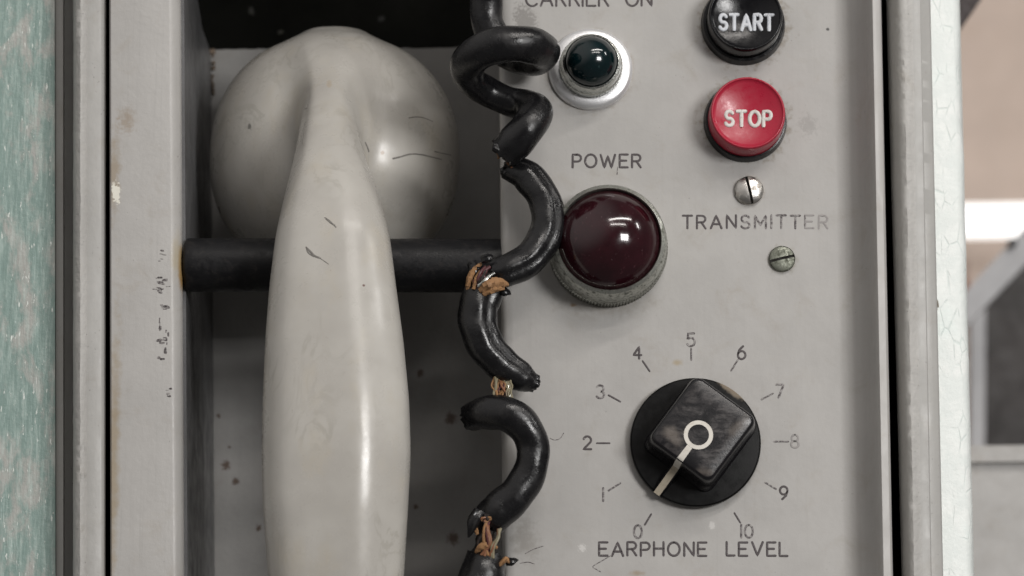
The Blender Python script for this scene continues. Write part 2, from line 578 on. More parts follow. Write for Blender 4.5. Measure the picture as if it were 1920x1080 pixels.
def lens_mat(name, col, scratch):
    b = NB(name)
    n = b.ramp(b.noise(0.025, 4, 0.6), 0.35, 0.7)
    c = b.mix(n, col, tuple(x * 1.5 for x in col))
    sc_ = b.math('MULTIPLY', b.ramp(b.noise(1.0, 4, 0.75, vec=b.scaled((0.12, 0.1, 0.035))), 0.60, 0.72), b.ramp(b.noise(0.012, 2), 0.42, 0.62))
    c = b.mix(b.math('MULTIPLY', sc_, 0.45), c, scratch)
    ds = b.ramp(b.noise(0.24, 2, 0.5), 0.72, 0.78)
    c = b.mix(b.math('MULTIPLY', ds, 0.22), c, (0.45, 0.38, 0.38))
    rr = b.math('ADD', b.math('MULTIPLY', b.ramp(b.noise(0.03, 5, 0.7), 0.35, 0.75), 0.12), 0.10)
    return b.out(c, rr, 0.0, b.bump(b.noise(0.05, 3, 0.6), 0.03, 4), Coat_Weight=0.35, Coat_Roughness=0.06)


M_redlens = lens_mat('dark_red_glass', (0.017, 0.0028, 0.0048), (0.12, 0.05, 0.06))
M_greenlens = lens_mat('dark_green_glass', (0.001, 0.0075, 0.009), (0.03, 0.06, 0.06))
M_redcap = plastic('red_button_plastic', (0.36, 0.013, 0.036), 0.30, 0.06)
M_white = plastic('white_letter_paint', (0.62, 0.60, 0.57), 0.5, 0.12, worn=(0.32, 0.27, 0.25), wamt=0.6, wscale=0.14)
M_blueletter = plastic('bluish_letter_paint', (0.55, 0.57, 0.60), 0.5, 0.12, worn=(0.16, 0.2, 0.28), wamt=0.7, wscale=0.12)

INK = [ink('engraved_dark_ink', 0.1), ink('worn_engraved_ink', 0.45), ink('faded_engraved_ink', 0.85)]
# ------------------------------------------------------------------ cabinet
cab = thing('cabinet', 'grey painted metal cabinet frame with lumpy chipped edges round a handset recess', 'cabinet', W(640, 1250, -620))
# left outer flange with lumpy bead
mb = MB()
wb = rng.normal(0, 1, (12, 420))
for k in range(12):
    wb[k] = np.convolve(wb[k], [0.2, 0.3, 0.3, 0.2], 'same') * 0.7 + np.convolve(rng.normal(0, 1, 420), np.ones(14) / 14, 'same') * 1.3
wobL = lambda k, i: (wb[k - 1][i] * 0.55, wb[(k + 3) % 12][i] * 0.7) if 6 <= k <= 11 else (0, 0)
profL = [(100, 100, -330), (103, 104, -118), (105, 106, -108), (119, 119, -106), (121, 121, -116), (122, 122, -140), (138, 137, -140), (138.5, 137.5, -18), (143, 142, -6),
         (151, 150, 0), (158, 157, -3), (163, 163, -12), (186, 188, -12), (194, 194, -16), (199, 198, -30), (200, 199, -330)]
extrude_profile(mb, profL, rows=400, wob=wobL)
for i, f in enumerate(mb.f):
    k = min(j % len(profL) for j in f)
    if len(f) == 4 and 7 <= k <= 10:
        mb.mi[i] = 1
mb.build('outer_flange', [M_flange, M_bead], cab, sharp=50)
# right outer flange
mb = MB()
profR = [(1661, 1690, -330), (1662, 1691, -75), (1668, 1695, -48), (1678, 1702, -16), (1686, 1708, -3), (1694, 1714, 1), (1703, 1722, -3), (1711, 1729, -9),
         (1725, 1745, -10), (1727, 1747, -16), (1741, 1765, -20), (1744, 1768, -26), (1745, 1770, -330)]
wobR = lambda k, i: (wb[k - 2][i] * 0.6, wb[k][i] * 0.9) if 3 <= k <= 7 else ((0, wb[k - 3][i] * 0.2) if k in (9, 10) else (0, 0))
extrude_profile(mb, profR, rows=400, wob=wobR)
for i, f in enumerate(mb.f):
    k = min(j % len(profR) for j in f)
    if len(f) == 4 and 2 <= k <= 6:
        mb.mi[i] = 1
mb.build('outer_flange', [M_flange, M_bead], cab, sharp=50)
# flat door-frame strip left of the recess
mb = MB()
profF = [(205.5, 207.5, -330), (205.5, 207.5, -4), (208, 210, 0), (316, 324, 0), (320, 328, -1), (324, 332, -4), (334, 340, -14), (339, 345, -30), (340, 346, -60), (339, 345, -62), (334, 340, -330)]
extrude_profile(mb, profF, rows=60, wob=lambda k, i: (0, 0))
R2 = random.Random(3)
for (cx, cy, sx, sy, n, L, hor) in ((303, 478, 8, 10, 5, 9, 1), (303, 527, 10, 5, 7, 16, 1), (303, 543, 11, 5, 9, 15, 1), (309, 576, 7, 5, 10, 11, 1), (298, 612, 4, 14, 5, 14, 0),
                                    (302, 638, 9, 4, 8, 10, 1), (313, 632, 3, 10, 5, 9, 0), (309, 658, 5, 5, 7, 8, 0), (303, 671, 6, 4, 5, 9, 1), (316, 728, 4, 5, 3, 7, 1), (315, 741, 5, 4, 3, 6, 1)):
    for i in range(n):
        x, y = cx + R2.gauss(0, sx * 0.55), cy + R2.gauss(0, sy * 0.6)
        l = L * R2.uniform(0.25, 0.7)
        a_ = (0 if hor else 1.5) + R2.gauss(0, 0.10)
        stroke(mb, [(x - l / 2 * math.cos(a_), y + l / 2 * math.sin(a_)), (x, y), (x + l / 2 * math.cos(a_), y - l / 2 * math.sin(a_))], R2.uniform(0.7, 2.3), 0.35, lambda px, py: 0.0, 1)
mb.build('door_frame', [M_frame, INK[1]], cab, sharp=50)
# recess left wall, cut back along a chipped diagonal at its top
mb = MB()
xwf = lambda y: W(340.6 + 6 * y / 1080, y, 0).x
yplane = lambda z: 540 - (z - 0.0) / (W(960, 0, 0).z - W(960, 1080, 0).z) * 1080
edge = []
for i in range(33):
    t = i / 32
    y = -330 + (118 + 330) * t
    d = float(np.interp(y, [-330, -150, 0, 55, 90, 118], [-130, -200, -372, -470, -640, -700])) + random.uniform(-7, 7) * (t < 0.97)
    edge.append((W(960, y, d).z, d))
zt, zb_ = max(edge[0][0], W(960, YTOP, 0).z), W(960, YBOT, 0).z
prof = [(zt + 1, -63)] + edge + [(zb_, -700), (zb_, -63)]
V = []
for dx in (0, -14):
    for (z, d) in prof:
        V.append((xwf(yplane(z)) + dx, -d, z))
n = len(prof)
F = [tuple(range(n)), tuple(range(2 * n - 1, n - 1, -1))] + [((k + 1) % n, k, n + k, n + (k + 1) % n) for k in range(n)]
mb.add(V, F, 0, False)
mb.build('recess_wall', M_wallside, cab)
# the front plate closing the top of the recess, above the picture
mb = MB()
prism(mb, [(335, -212), (938, -212), (938, -900), (335, -900)], -40, -2)
mb.build('upper_plate', M_recess, cab)
# back plate, its top edge chipped
mb = MB()
top = [(376 + i * 16, 93 + random.uniform(-1.5, 1.5) - 3 * (i > 20)) for i in range(37)]
poly = [(376, 1500)] + top + [(960, 1500)]
prism(mb, poly, -720, -700)
mb.build('back_plate', M_recess, cab)
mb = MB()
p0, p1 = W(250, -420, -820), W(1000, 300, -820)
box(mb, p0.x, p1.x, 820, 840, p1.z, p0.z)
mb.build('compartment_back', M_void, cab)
mb = MB()
# added black sheets standing for the deep shade in the frame gaps
extrude_profile(mb, [(98, 98, -345), (98, 98, -332), (330, 336, -332), (330, 336, -345)])
mb.build('gap_shade_sheet', M_void, cab)
mb = MB()
extrude_profile(mb, [(1640, 1662, -345), (1640, 1662, -332), (1748, 1772, -332), (1748, 1772, -345)])
mb.build('gap_shade_sheet', M_void, cab)
mb = MB()
# welded lumps where the back plate meets the wall
for i in range(26):
    y = 95 + 95 * random.random() ** 1.5
    c = W(397 + random.uniform(-2, 4), y, -697)
    rr = random.uniform(1.5, 5)
    ph = [(rr * math.cos(a), rr * math.sin(a)) for a in (0, 0.5, 1.0, 1.5)]
    Vv, Ff = [], []
    for k, (r1, h) in enumerate(ph):
        for s in range(8):
            a = s * math.pi / 4
            Vv.append((c.x + r1 * math.cos(a) * random.uniform(0.7, 1.2), c.y - h, c.z + r1 * math.sin(a) * random.uniform(0.7, 1.6)))
    for k in range(3):
        for s in range(8):
            Ff.append((k * 8 + s, k * 8 + (s + 1) % 8, k * 8 + 8 + (s + 1) % 8, k * 8 + 8 + s))
    mb.add(Vv, Ff, 0)
tag(mb.build('weld_bead', paint('weld_crust', (0.20, 0.15, 0.11), 0.5, 0.6, 0.1, 1, 1, bump=1.0), cab))

# ------------------------------------------------------------------ control panel
pan = thing('control_panel', 'grey control panel plate engraved with POWER, TRANSMITTER and EARPHONE LEVEL', 'control panel', W(1280, 1250, 0))
mb = MB()
profP = [(936, 943, -690), (936, 943, -22), (937.5, 944.5, -13), (941, 948, -6), (948, 955, -1.5), (960, 967, 0), (1560, 1582, 0), (1585, 1606, 1), (1598, 1618, 5), (1609, 1629, 14), (1618, 1638, 30), (1625, 1646, 52), (1631, 1652, 78),
         (1633.5, 1654.5, 84), (1636, 1657, 87), (1648, 1670, 86), (1651.5, 1673.5, 80), (1653, 1675, -330), (1640, 1660, -330), (1600, 1620, -340), (960, 967, -340), (960, 967, -690)]
extrude_profile(mb, profP, rows=40)
# hairline scratches and stuck hair
for pl in ([(1032, 822), (1040, 825), (1050, 822), (1057, 812)], [(1148, 1040), (1128, 1052), (1112, 1062), (1119, 1068), (1126, 1072)],
           [(985, 1038), (1000, 1030), (1018, 1024)], [(975, 1056), (990, 1054), (1002, 1057)], [(1158, 313), (1157, 327)]):
    q = catmull(pl, 6)
    stroke(mb, [tuple(p) for p in q], 0.9, 0.5, lambda x, y: 0.0, 1)
mb.build('face_plate', [M_panel, INK[1]], pan, sharp=50)


def legend(name, *args, parent=pan, mats=INK, **kw):
    m = MB()
    word(m, *args, **kw)
    return m.build(name, mats, parent, sharp=0)


legend('lettering', 'CARRIER ON', 986, 1222, -17, 11, 2.4, gap=0.27, space=0.95)
legend('lettering', 'POWER', 1074, 1201, 290, 314, 2.4, gap=0.33)
legend("lettering", "TRANSMITTER", 1280, 1551, 404, 428, 2.3, gap=0.40)
legend('lettering', 'EARPHONE LEVEL', 1123, 1477, 1017, 1042, 2.4, gap=0.33, space=1.15)
# the second half of TRANSMITTER is rubbed pale
tr = [o for o in pan['o'].children if o.name.startswith('lettering')][2]
me = tr.data
me.materials.clear()
for m in INK: me.materials.append(m)
xs0, xs1 = W(1392, 415).x, W(1510, 415).x
for p in me.polygons:
    x = (p.center.x / S + pan['_o'][0])
    p.material_index = 2 if x > xs1 else (1 if x > xs0 else 0)
for t, cx, cy, mi in (('0', 1196, 997, 1), ('1', 1131, 927, 1), ('2', 1101, 830, 0), ('3', 1126, 735, 1), ('4', 1195, 661, 0), ('5', 1295, 637, 1), ('6', 1390, 661, 0),
                      ('7', 1462, 733, 1), ('8', 1491, 827, 2), ('9', 1469, 924, 0), ('10', 1401, 996, 1)):
    m = MB()
    hh = 12 if t != '4' else 11
    word(m, t, cx, None, cy - hh, cy + hh, 2.3, mats=[mi] * len(t), gap=0.3)
    m.build('scale_number', INK, pan, sharp=0)
for (x0_, y0_, x1_, y1_, mi) in ((1221, 964, 1209, 984, 0), (1163, 906, 1141, 920, 1), (1119, 831, 1143, 831, 0), (1141, 741, 1163, 753, 0), (1205, 677, 1218, 696, 0), (1296, 654, 1296, 675, 1),
                                 (1384, 674, 1371, 695, 1), (1449, 738, 1428, 749, 1), (1451, 828, 1478, 828, 1), (1435, 905, 1455, 917, 1), (1377, 962, 1388, 980, 0)):
    m = MB()
    stroke(m, [(x0_, y0_), (x1_, y1_)], 1.9, 0.5, lambda x, y: 0.0, mi)
    m.build('scale_tick', INK, pan, sharp=0)

# ------------------------------------------------------------------ cradle rod
mb = MB()
a, b = W(347, 497, -62), W(990, 496, -62)
R = 51
P = [(a.x, 62, a.z), (a.x + 3, 62, a.z), (a.x + 7, 62, a.z)] + [(a.x + 7 + (b.x - a.x) * t, 62, a.z) for t in np.linspace(0.02, 1, 30)]
tube(mb, P, [R - 6, R - 2, R] + [R] * 30, seg=56)
tag(mb.build('cradle_rod', M_rod, origin=(a.x, 62, a.z)), 'thick black round rod lying across the recess behind the handset grip', 'rod')

# ------------------------------------------------------------------ handset (implicit surface, meshed with surface nets)
ST = [(76, 628, 48, -335, 44), (92, 628, 56, -298, 72), (112, 627, 57, -252, 84), (150, 621, 51, -194, 88), (200, 616, 48, -122, 88), (250, 616, 56, -58, 86), (300, 619, 68, 2, 82),
      (350, 621, 83, 50, 79), (395, 623, 96, 74, 77), (440, 624, 107, 90, 77), (540, 624, 119, 103, 80), (640, 627, 129, 110, 84), (750, 630, 136, 114, 87), (850, 630.5, 138, 115, 88),
      (950, 629, 134, 112, 86), (1080, 630, 125, 100, 82), (1200, 630, 110, 78, 77), (1320, 630, 92, 45, 72)]
tab = []
for (py, cx, hw, dc, th) in ST:
    p = W(cx, py, dc)
    tab.append((p.z, p.x, hw * (DIST - dc) / DIST, dc, th))
tab = np.array(tab[::-1])
zz = np.linspace(tab[0, 0], tab[-1, 0], 1600)
dense = np.array([np.interp(zz, tab[:, 0], tab[:, k]) for k in range(1, 5)])
ker = np.exp(-np.linspace(-2.2, 2.2, 121) ** 2)
ker /= ker.sum()
dense = np.array([np.convolve(np.pad(q, 60, 'edge'), ker, 'valid') for q in dense])
ztop = zz[-1]
DC = W(628, 297, -330)


def fset(x, y, z):
    d = -y
    cx, w, c, t = (np.interp(z, zz, q) for q in dense)
    # flat-topped rounded cross-section, softly keeled to the front
    ax, ad = np.abs(x - cx) / w, np.abs(d - c) / t
    tt = t * 1.10
    ad = np.abs(d - c) / tt
    h = ((ax ** 2.05 + ad ** 2.05) ** (1 / 2.05) - 1) * np.minimum(w, tt)
    # front face and right face meet in a soft keel right of the middle
    qx, qd = (x - cx) - 0.40 * w, (d - c) - 0.93 * tt
    pl1 = qd * 0.995 - qx * 0.06
    pl2 = qd * 0.86 + qx * 0.50
    for pln in (pl1, pl2):
        hm = np.clip(0.5 + 0.5 * (h - pln) / 12, 0, 1)
        h = pln * (1 - hm) + h * hm + 12 * hm * (1 - hm)
    tz = z - ztop
    hm = np.clip(0.5 + 0.5 * (h - tz) / 34, 0, 1)
    h = tz * (1 - hm) + h * hm + 34 * hm * (1 - hm)
    # bell of the earpiece
    ex = (x - DC.x) / 249
    ez = (z - DC.z) / 249
    rr = (np.abs(ex) ** 2.2 + np.abs(ez) ** 2.2) ** (1 / 2.2)
    df = (d + 330)
    front = df / 215
    back = df / 70
    ed = np.where(df > 0, np.abs(front), np.abs(back))
    q = (rr ** 2.15 + ed ** 2.15) ** (1 / 2.15)
    bell = (q - 1) * 200
    k = 56.0
    hmix = np.clip(0.5 + 0.5 * (bell - h) / k, 0, 1)
    return bell * (1 - hmix) + h * hmix - k * hmix * (1 - hmix)


def surface_nets(f, lo, hi, step):
    ax = [np.arange(lo[i], hi[i] + step, step) for i in range(3)]
    X, Y, Z = np.meshgrid(*ax, indexing='ij')
    Fv = f(X, Y, Z)
    s = Fv < 0
    nx, ny, nz = [q - 1 for q in Fv.shape]
    cnt = np.zeros((nx, ny, nz), np.int8)
    for i in (0, 1):
        for j in (0, 1):
            for k in (0, 1):
                cnt += s[i:i + nx, j:j + ny, k:k + nz]
    act = (cnt > 0) & (cnt < 8)
    I = np.argwhere(act)
    idx = -np.ones(act.shape, np.int64)
    idx[act] = np.arange(len(I))
    acc = np.zeros((len(I), 3))
    num = np.zeros(len(I))
    cor = [(i, j, k) for i in (0, 1) for j in (0, 1) for k in (0, 1)]
    for a in cor:
        for axn in range(3):
            if a[axn] == 0:
                b = list(a)
                b[axn] = 1
                A = Fv[I[:, 0] + a[0], I[:, 1] + a[1], I[:, 2] + a[2]]
                B = Fv[I[:, 0] + b[0], I[:, 1] + b[1], I[:, 2] + b[2]]
                c = (A < 0) != (B < 0)
                t = np.where(c, A / np.where(A == B, 1, A - B), 0)
                p = np.array(a, float)[None, :].repeat(len(I), 0)
                p[:, axn] = t
                acc[c] += p[c]
                num[c] += 1
    Vv = (I + acc / num[:, None]) * step + np.array(lo)
    Fs = []
    for axn in range(3):
        o1, o2 = [(1, 2), (2, 0), (0, 1)][axn]
        sl0 = [slice(None)] * 3
        sl1 = [slice(None)] * 3
        sl0[axn] = slice(0, -1)
        sl1[axn] = slice(1, None)
        ch = np.argwhere(s[tuple(sl0)] != s[tuple(sl1)])
        ok = (ch[:, o1] > 0) & (ch[:, o2] > 0) & (ch[:, o1] < Fv.shape[o1] - 1) & (ch[:, o2] < Fv.shape[o2] - 1)
        ch = ch[ok]
        ins = s[ch[:, 0], ch[:, 1], ch[:, 2]]

        def cell(d1, d2):
            c = ch.copy()
            c[:, o1] -= d1
            c[:, o2] -= d2
            return idx[c[:, 0], c[:, 1], c[:, 2]]
        q = np.stack([cell(1, 1), cell(0, 1), cell(0, 0), cell(1, 0)], 1)
        q[~ins] = q[~ins][:, ::-1]
        Fs.append(q)
    Fs = np.vstack(Fs)
    for _ in range(3):
        e = 0.5
        f0 = f(*Vv.T)
        g = np.stack([(f(*(Vv + e * np.eye(3)[k]).T) - f(*(Vv - e * np.eye(3)[k]).T)) / (2 * e) for k in range(3)], 1)
        g2 = np.maximum((g ** 2).sum(1), 1e-3)
        stp = np.clip(f0 / g2, -4, 4)
        Vv = Vv - stp[:, None] * g
    return Vv, Fs


zb = W(630, 1310, 45).z
Vh, Fh = surface_nets(fset, (DC.x - 262, -215, zb), (DC.x + 262, 415, ztop + 30), 5.0)


def handset_mat():
    b = NB('cream_grey_plastic')
    base = b.mix(b.ramp(b.noise(0.005, 4, 0.6), 0.3, 0.7), (0.385, 0.368, 0.338), (0.46, 0.444, 0.41))
    y = b.ramp(b.noise(1.0, 5, 0.65, vec=b.scaled((0.011, 0.011, 0.006), (3, 1, 0))), 0.48, 0.75, 0, 0.7)
    base = b.mix(y, base, (0.42, 0.385, 0.32))
    ve = b.noise(1.0, 4, 0.6, vec=b.scaled((0.012, 0.012, 0.006), (8, 3, 1)), dist=1.5)
    vein = b.math('MULTIPLY', b.ramp(b.math('ABSOLUTE', b.math('SUBTRACT', ve, 0.5)), 0.05, 0.0), b.ramp(b.noise(0.007, 2), 0.45, 0.65))
    base = b.mix(b.math('MULTIPLY', vein, 0.5), base, (0.30, 0.285, 0.25))
    sm = b.math('MULTIPLY', b.ramp(b.noise(0.028, 6, 0.75, dist=1.0), 0.58, 0.75), b.ramp(b.noise(0.006, 2), 0.48, 0.66))
    base = b.mix(b.math('MULTIPLY', sm, 0.6), base, (0.26, 0.245, 0.22))
    sp = b.math('MULTIPLY', b.ramp(b.noise(0.2, 2, 0.5), 0.74, 0.78), b.ramp(b.noise(0.012, 2), 0.45, 0.6))
    base = b.mix(b.math('MULTIPLY', sp, 0.5), base, (0.12, 0.09, 0.06))
    for (c, rx, rz, an, col, am) in ((W(468, 238, -160), 5, 8, 0.2, (0.10, 0.095, 0.09), 0.8), (W(718, 294, -160), 5, 6, 0, (0.22, 0.14, 0.07), 0.9),
                                     (W(617, 157, -60), 7, 12, 0, (0.38, 0.32, 0.24), 0.6), (W(683, 541, 150), 3, 3, 0, (0.1, 0.04, 0.03), 0.9)):
        base = b.mix(b.math('MULTIPLY', b.blob(c, rx, rz, an, 0.5, 0.16, 0.9), am), base, col)
    rr = b.ramp(b.noise(0.014, 5, 0.7), 0.3, 0.75, 0.24, 0.42)
    return b.out(base, rr, 0.0, b.bump(b.math('ADD', b.noise(0.02, 2, 0.5), b.math('MULTIPLY', b.noise(0.5, 3, 0.6), 0.05)), 0.16, 3), Coat_Weight=0.12, Coat_Roughness=0.18)


hs = thing('handset', 'cream grey plastic telephone handset hanging upright over the black rod', 'handset', tuple(W(630, 1310, 45)))
mb = MB()
mb.add(Vh.tolist(), [tuple(int(i) for i in q) for q in Fh], 0)


def hit(px, py):
    ray = (v * DIST + r_ * (px - 960) - u_ * (py - 540)).normalized()
    ts = np.linspace(DIST - 500, DIST + 800, 1300)
    A = np.array([tuple(CAM + ray * float(t)) for t in ts])
    q = fset(*A.T)
    k = int(np.argmax(q < 0))
    if q[k] >= 0 or k == 0:
        return -330.0
    w_ = q[k - 1] / (q[k - 1] - q[k])
    return -(A[k - 1][1] + (A[k][1] - A[k - 1][1]) * w_)


for pl, w in (([(737, 297), (750, 294), (768, 289), (785, 289), (805, 293), (828, 299)], 1.9), ([(767, 221), (780, 219), (795, 221), (812, 228)], 1.3), ([(815, 284), (828, 287), (846, 291)], 1.9),
              ([(685, 268), (688, 275), (691, 284)], 2.0), ([(578, 197), (576, 203), (571, 204)], 1.7), ([(575, 465), (582, 472), (590, 480), (600, 484)], 2.2), ([(600, 484), (616, 495)], 0.7), ([(574, 463), (578, 474), (588, 481)], 1.2), ([(611, 411), (622, 420), (628, 422)], 0.9),
              ([(609, 408), (618, 414), (630, 426)], 1.2), ([(572, 230), (570, 250), (568, 270)], 0.9)):
    q = catmull(pl, 5)
    stroke(mb, [(float(p[0]), float(p[1])) for p in q], w, 0.7, hit, 1)
mb.build('shell', [handset_mat(), plastic('scuff_mark', (0.15, 0.142, 0.13), 0.6, 0.4, worn=(0.36, 0.345, 0.315), wamt=1.0, wscale=0.14)], hs, sharp=0)
mb = MB()
c = W(628, 320, -420)
lathe(mb, c, [(180, 330), (236, 345), (238, 352), (238, 440), (232, 452), (226, 470), (226, 560), (214, 575), (60, 580)], 96)
mb.v = [(x, abs(y), z) for x, y, z in mb.v]
mb.build('ear_cap', handset_mat(), hs)

# ------------------------------------------------------------------ indicator lamps


def dome_profile(R, h0, h, n=22):
    Rs = (R * R + h * h) / (2 * h)
    a1 = math.asin(min(1, R / Rs)) if h <= R else math.pi - math.asin(R / Rs)
    return [(max(Rs * math.sin(a1 * (1 - i / n)), 0.05), h0 + h - Rs + Rs * math.cos(a1 * (1 - i / n))) for i in range(n + 1)]


c = W(1139, 467)
pl = thing('indicator_lamp', 'large dark red dome lamp in a tarnished nickel ring below the word POWER', 'indicator lamp', c, 'dome lamps on the panel')
mb = MB()
lathe(mb, c, [(111, 0), (113, 3), (113, 24), (109, 27), (109, 30), (109, 54), (108, 60), (106.5, 72), (103.5, 79), (97.5, 83), (95.8, 80), (95, 60)], 232, knurl={1: 3.2, 2: 3.2}, close=False)
mb.build('bezel', M_bezel, pl, sharp=30)
mb = MB()
lathe(mb, c, [(95, 60)] + dome_profile(94.8, 74, 60), 96)
mb.build('lens', M_redlens, pl)

c = W(1107, 131)
cl = thing('indicator_lamp', 'small dark green dome lamp in a bright chrome washer behind the cord', 'indicator lamp', c, 'dome lamps on the panel')
mb = MB()
lathe(mb, c, [(80, 0), (80, 5), (79, 9), (76, 12), (73, 14), (64, 16), (60, 16), (58, 14)], 110, close=False)
mb.build('washer', M_chrome, cl, sharp=30)
mb = MB()
lathe(mb, c, [(60.5, 9), (60.5, 30), (59, 33), (57.5, 35), (56, 50), (54, 56), (50.5, 58), (50, 50)], 130, knurl={0: 1.6, 1: 1.6}, close=False)
mb.build('collar', M_oldring, cl, sharp=30)
mb = MB()
lathe(mb, c, [(50, 45)] + dome_profile(49.8, 54, 44), 80)
mb.build('lens', M_greenlens, cl)

# ------------------------------------------------------------------ push buttons


def button(cp, rc, rk, label, capmat, text, box_, lettermat, hcol=20, htop=64):
    c = W(*cp)
    t = thing('push_button', label, 'push button', c, 'round push buttons')
    m = MB()
    lathe(m, c, [(rc + 1.5, 0), (rc + 1.5, 4), (rc, 8), (rc - 0.5, hcol - 4), (rc - 2, hcol), (rk + 0.5, hcol + 0.5), (rk, hcol - 8)], 96, close=False)
    m.build('collar', M_black, t, sharp=30)
    m = MB()
    dish = lambda q: htop - 2.5 - 13 * (1 - min(1, q / (rk - 8)) ** 2)
    prof = [(rk, hcol - 10), (rk - 1, htop - 9), (rk - 1.8, htop - 4), (rk - 3.2, htop - 1), (rk - 4.6, htop), (rk - 6, htop - 0.6), (rk - 7, htop - 2.2)] + [((rk - 8) * (1 - i / 14) + 0.05, dish((rk - 8) * (1 - i / 14)) - 0.9) for i in range(15)]
    lathe(m, c, prof, 96)
    m.build('cap', capmat, t, sharp=0)
    m = MB()

    def hf(x, y):
        p = W(x, y, htop - 6)
        return dish(math.hypot(p.x - c.x, p.z - c.z)) - 1.2
    word(m, text, box_[0], box_[1], box_[2], box_[3], 4.0, h=2.6, gap=0.36, hfun=hf)
    m.build('lettering', lettermat, t, sharp=0)
    return t


button((1393, 47), 79, 71.5, 'black round push button with raised white START lettering', M_black, 'START', (1349, 1449, 28, 56), M_blueletter)
button((1397, 229), 77.5, 72, 'red round push button with raised white STOP lettering', M_redcap, 'STOP', (1360, 1446, 209, 236), M_white, 18, 68)

# ------------------------------------------------------------------ screws


def screw(cp, R, ang, label, mat, dome, slotw):
    c = W(*cp)
    m = MB()
    n = 34
    # head with a real slot cut across it: grid in polar rings, lowered inside the slot
    ca, sa = math.cos(ang), math.sin(ang)
    N = 72
    V, F = [], []
    g = np.linspace(-R, R, N)
    f1 = np.concatenate([np.linspace(-R, -slotw, 16), np.linspace(-slotw + 0.01, slotw - 0.01, 5), np.linspace(slotw, R, 16)])
    rows = []
    for a in f1:
        half = math.sqrt(max(R * R - a * a, 0.0001))
        row = []
        for b in np.linspace(-half, half, 33):
            q = min(1.0, math.hypot(a, b) / R)
            h = 3 + dome * math.sqrt(max(0, 1 - 0.94 * q * q))
            if q > 0.985: h = 0
            if abs(a) < slotw: h = min(h, 3.5) if q < 0.985 else 0
            row.append((c.x + b * ca - a * sa, -h, c.z + b * sa + a * ca))
        rows.append(row)
    V = [p for row in rows for p in row]
    k = 33
    for i in range(len(f1) - 1):
        for j in range(k - 1):
            m_in = 15 <= i <= 20
            F.append((i * k + j, i * k + j + 1, (i + 1) * k + j + 1, (i + 1) * k + j))
    m.add(V, F, 0)
    for i_, f in enumerate(m.f):
        r0 = min(f) // k
        if 16 <= r0 <= 19:
            m.mi[i_] = 1
    # edge skirt
    lathe(m, c, [(R + 0.4, 0), (R + 0.4, 3), (R - 0.3, 6)], 64, close=False)
    return tag(m.build('slotted_screw', [mat, M_slot], origin=c, sharp=35), label, 'screw', 'slotted screws on the panel')


screw((1404, 358), 27.5, math.radians(-78), 'bright steel domed slotted screw directly below the red STOP button', M_screw_, 13, 2.6)
screw((1466, 486), 24.5, math.radians(14), 'greenish tarnished slotted screw below the word TRANSMITTER', M_screwgreen, 6, 2.6)

# ------------------------------------------------------------------ rotary knob
c = W(1303, 832)
kn = thing('rotary_knob', 'black rotary knob with worn square grip and white pointer line, reading zero', 'knob', c)
mb = MB()
lathe(mb, c, [(112, 2), (119, 5), (121, 8), (121.5, 14), (120.5, 18), (118, 20), (60, 24), (10, 25)], 128)


def knob_skirt():
    b = NB('knob_skirt_black')
    m = b.blob(W(1376, 724, 20), 42, 20, -0.65, 0.4, 0.08, 0.4)
    col = b.mix(b.noise(0.04, 4), (0.002, 0.002, 0.002), (0.005, 0.0048, 0.005))
    col = b.mix(b.math('MULTIPLY', m, 0.85), col, (0.22, 0.18, 0.135))
    return b.out(col, b.ramp(b.noise(0.05, 4), 0.3, 0.7, 0.30, 0.42), 0, b.bump(b.noise(0.3, 3), 0.06, 2), Specular_IOR_Level=0.2)


mb.build('skirt', knob_skirt(), kn, sharp=30)
du = Vector((-0.6, 0, -0.8))
dv = Vector((0.8, 0, -0.6))


def kp(u, w, h):
    return (c.x + du.x * u + dv.x * w, -h, c.z + du.z * u + dv.z * w)


def rrect(u0, u1, hw, rad, n=7):
    out = []
    for (cu, cv, a0) in ((u1 - rad, hw - rad, 0), (u0 + rad, hw - rad, 90), (u0 + rad, -hw + rad, 180), (u1 - rad, -hw + rad, 270)):
        for i in range(n + 1):
            a = math.radians(a0 + 90 * i / n)
            out.append((cu + rad * math.cos(a), cv + rad * math.sin(a)))
    return out


mb = MB()
levels = [(-98, 69, 77, 20, 22), (-98, 69, 77, 20, 27), (-95, 66.5, 74.5, 19, 29), (-93, 64, 73, 18, 60), (-91.5, 62, 71.5, 18, 80), (-90, 60.5, 70, 17, 88), (-87.5, 58, 67.5, 15, 93.5), (-83, 53.5, 63, 13, 95.6), (-64, 37, 44, 10, 96)]
V, F = [], []
for (u0, u1, hw, rad, h) in levels:
    for (uu, ww) in rrect(u0, u1, hw, rad):
        V.append(kp(uu, ww, h))
m_ = len(V) // len(levels)
for k in range(len(levels) - 1):
    for s in range(m_):
        s2 = (s + 1) % m_
        F.append((k * m_ + s, k * m_ + s2, (k + 1) * m_ + s2, (k + 1) * m_ + s))
F.append(tuple((len(levels) - 1) * m_ + s for s in range(m_)))
mb.add(V, F, 0)


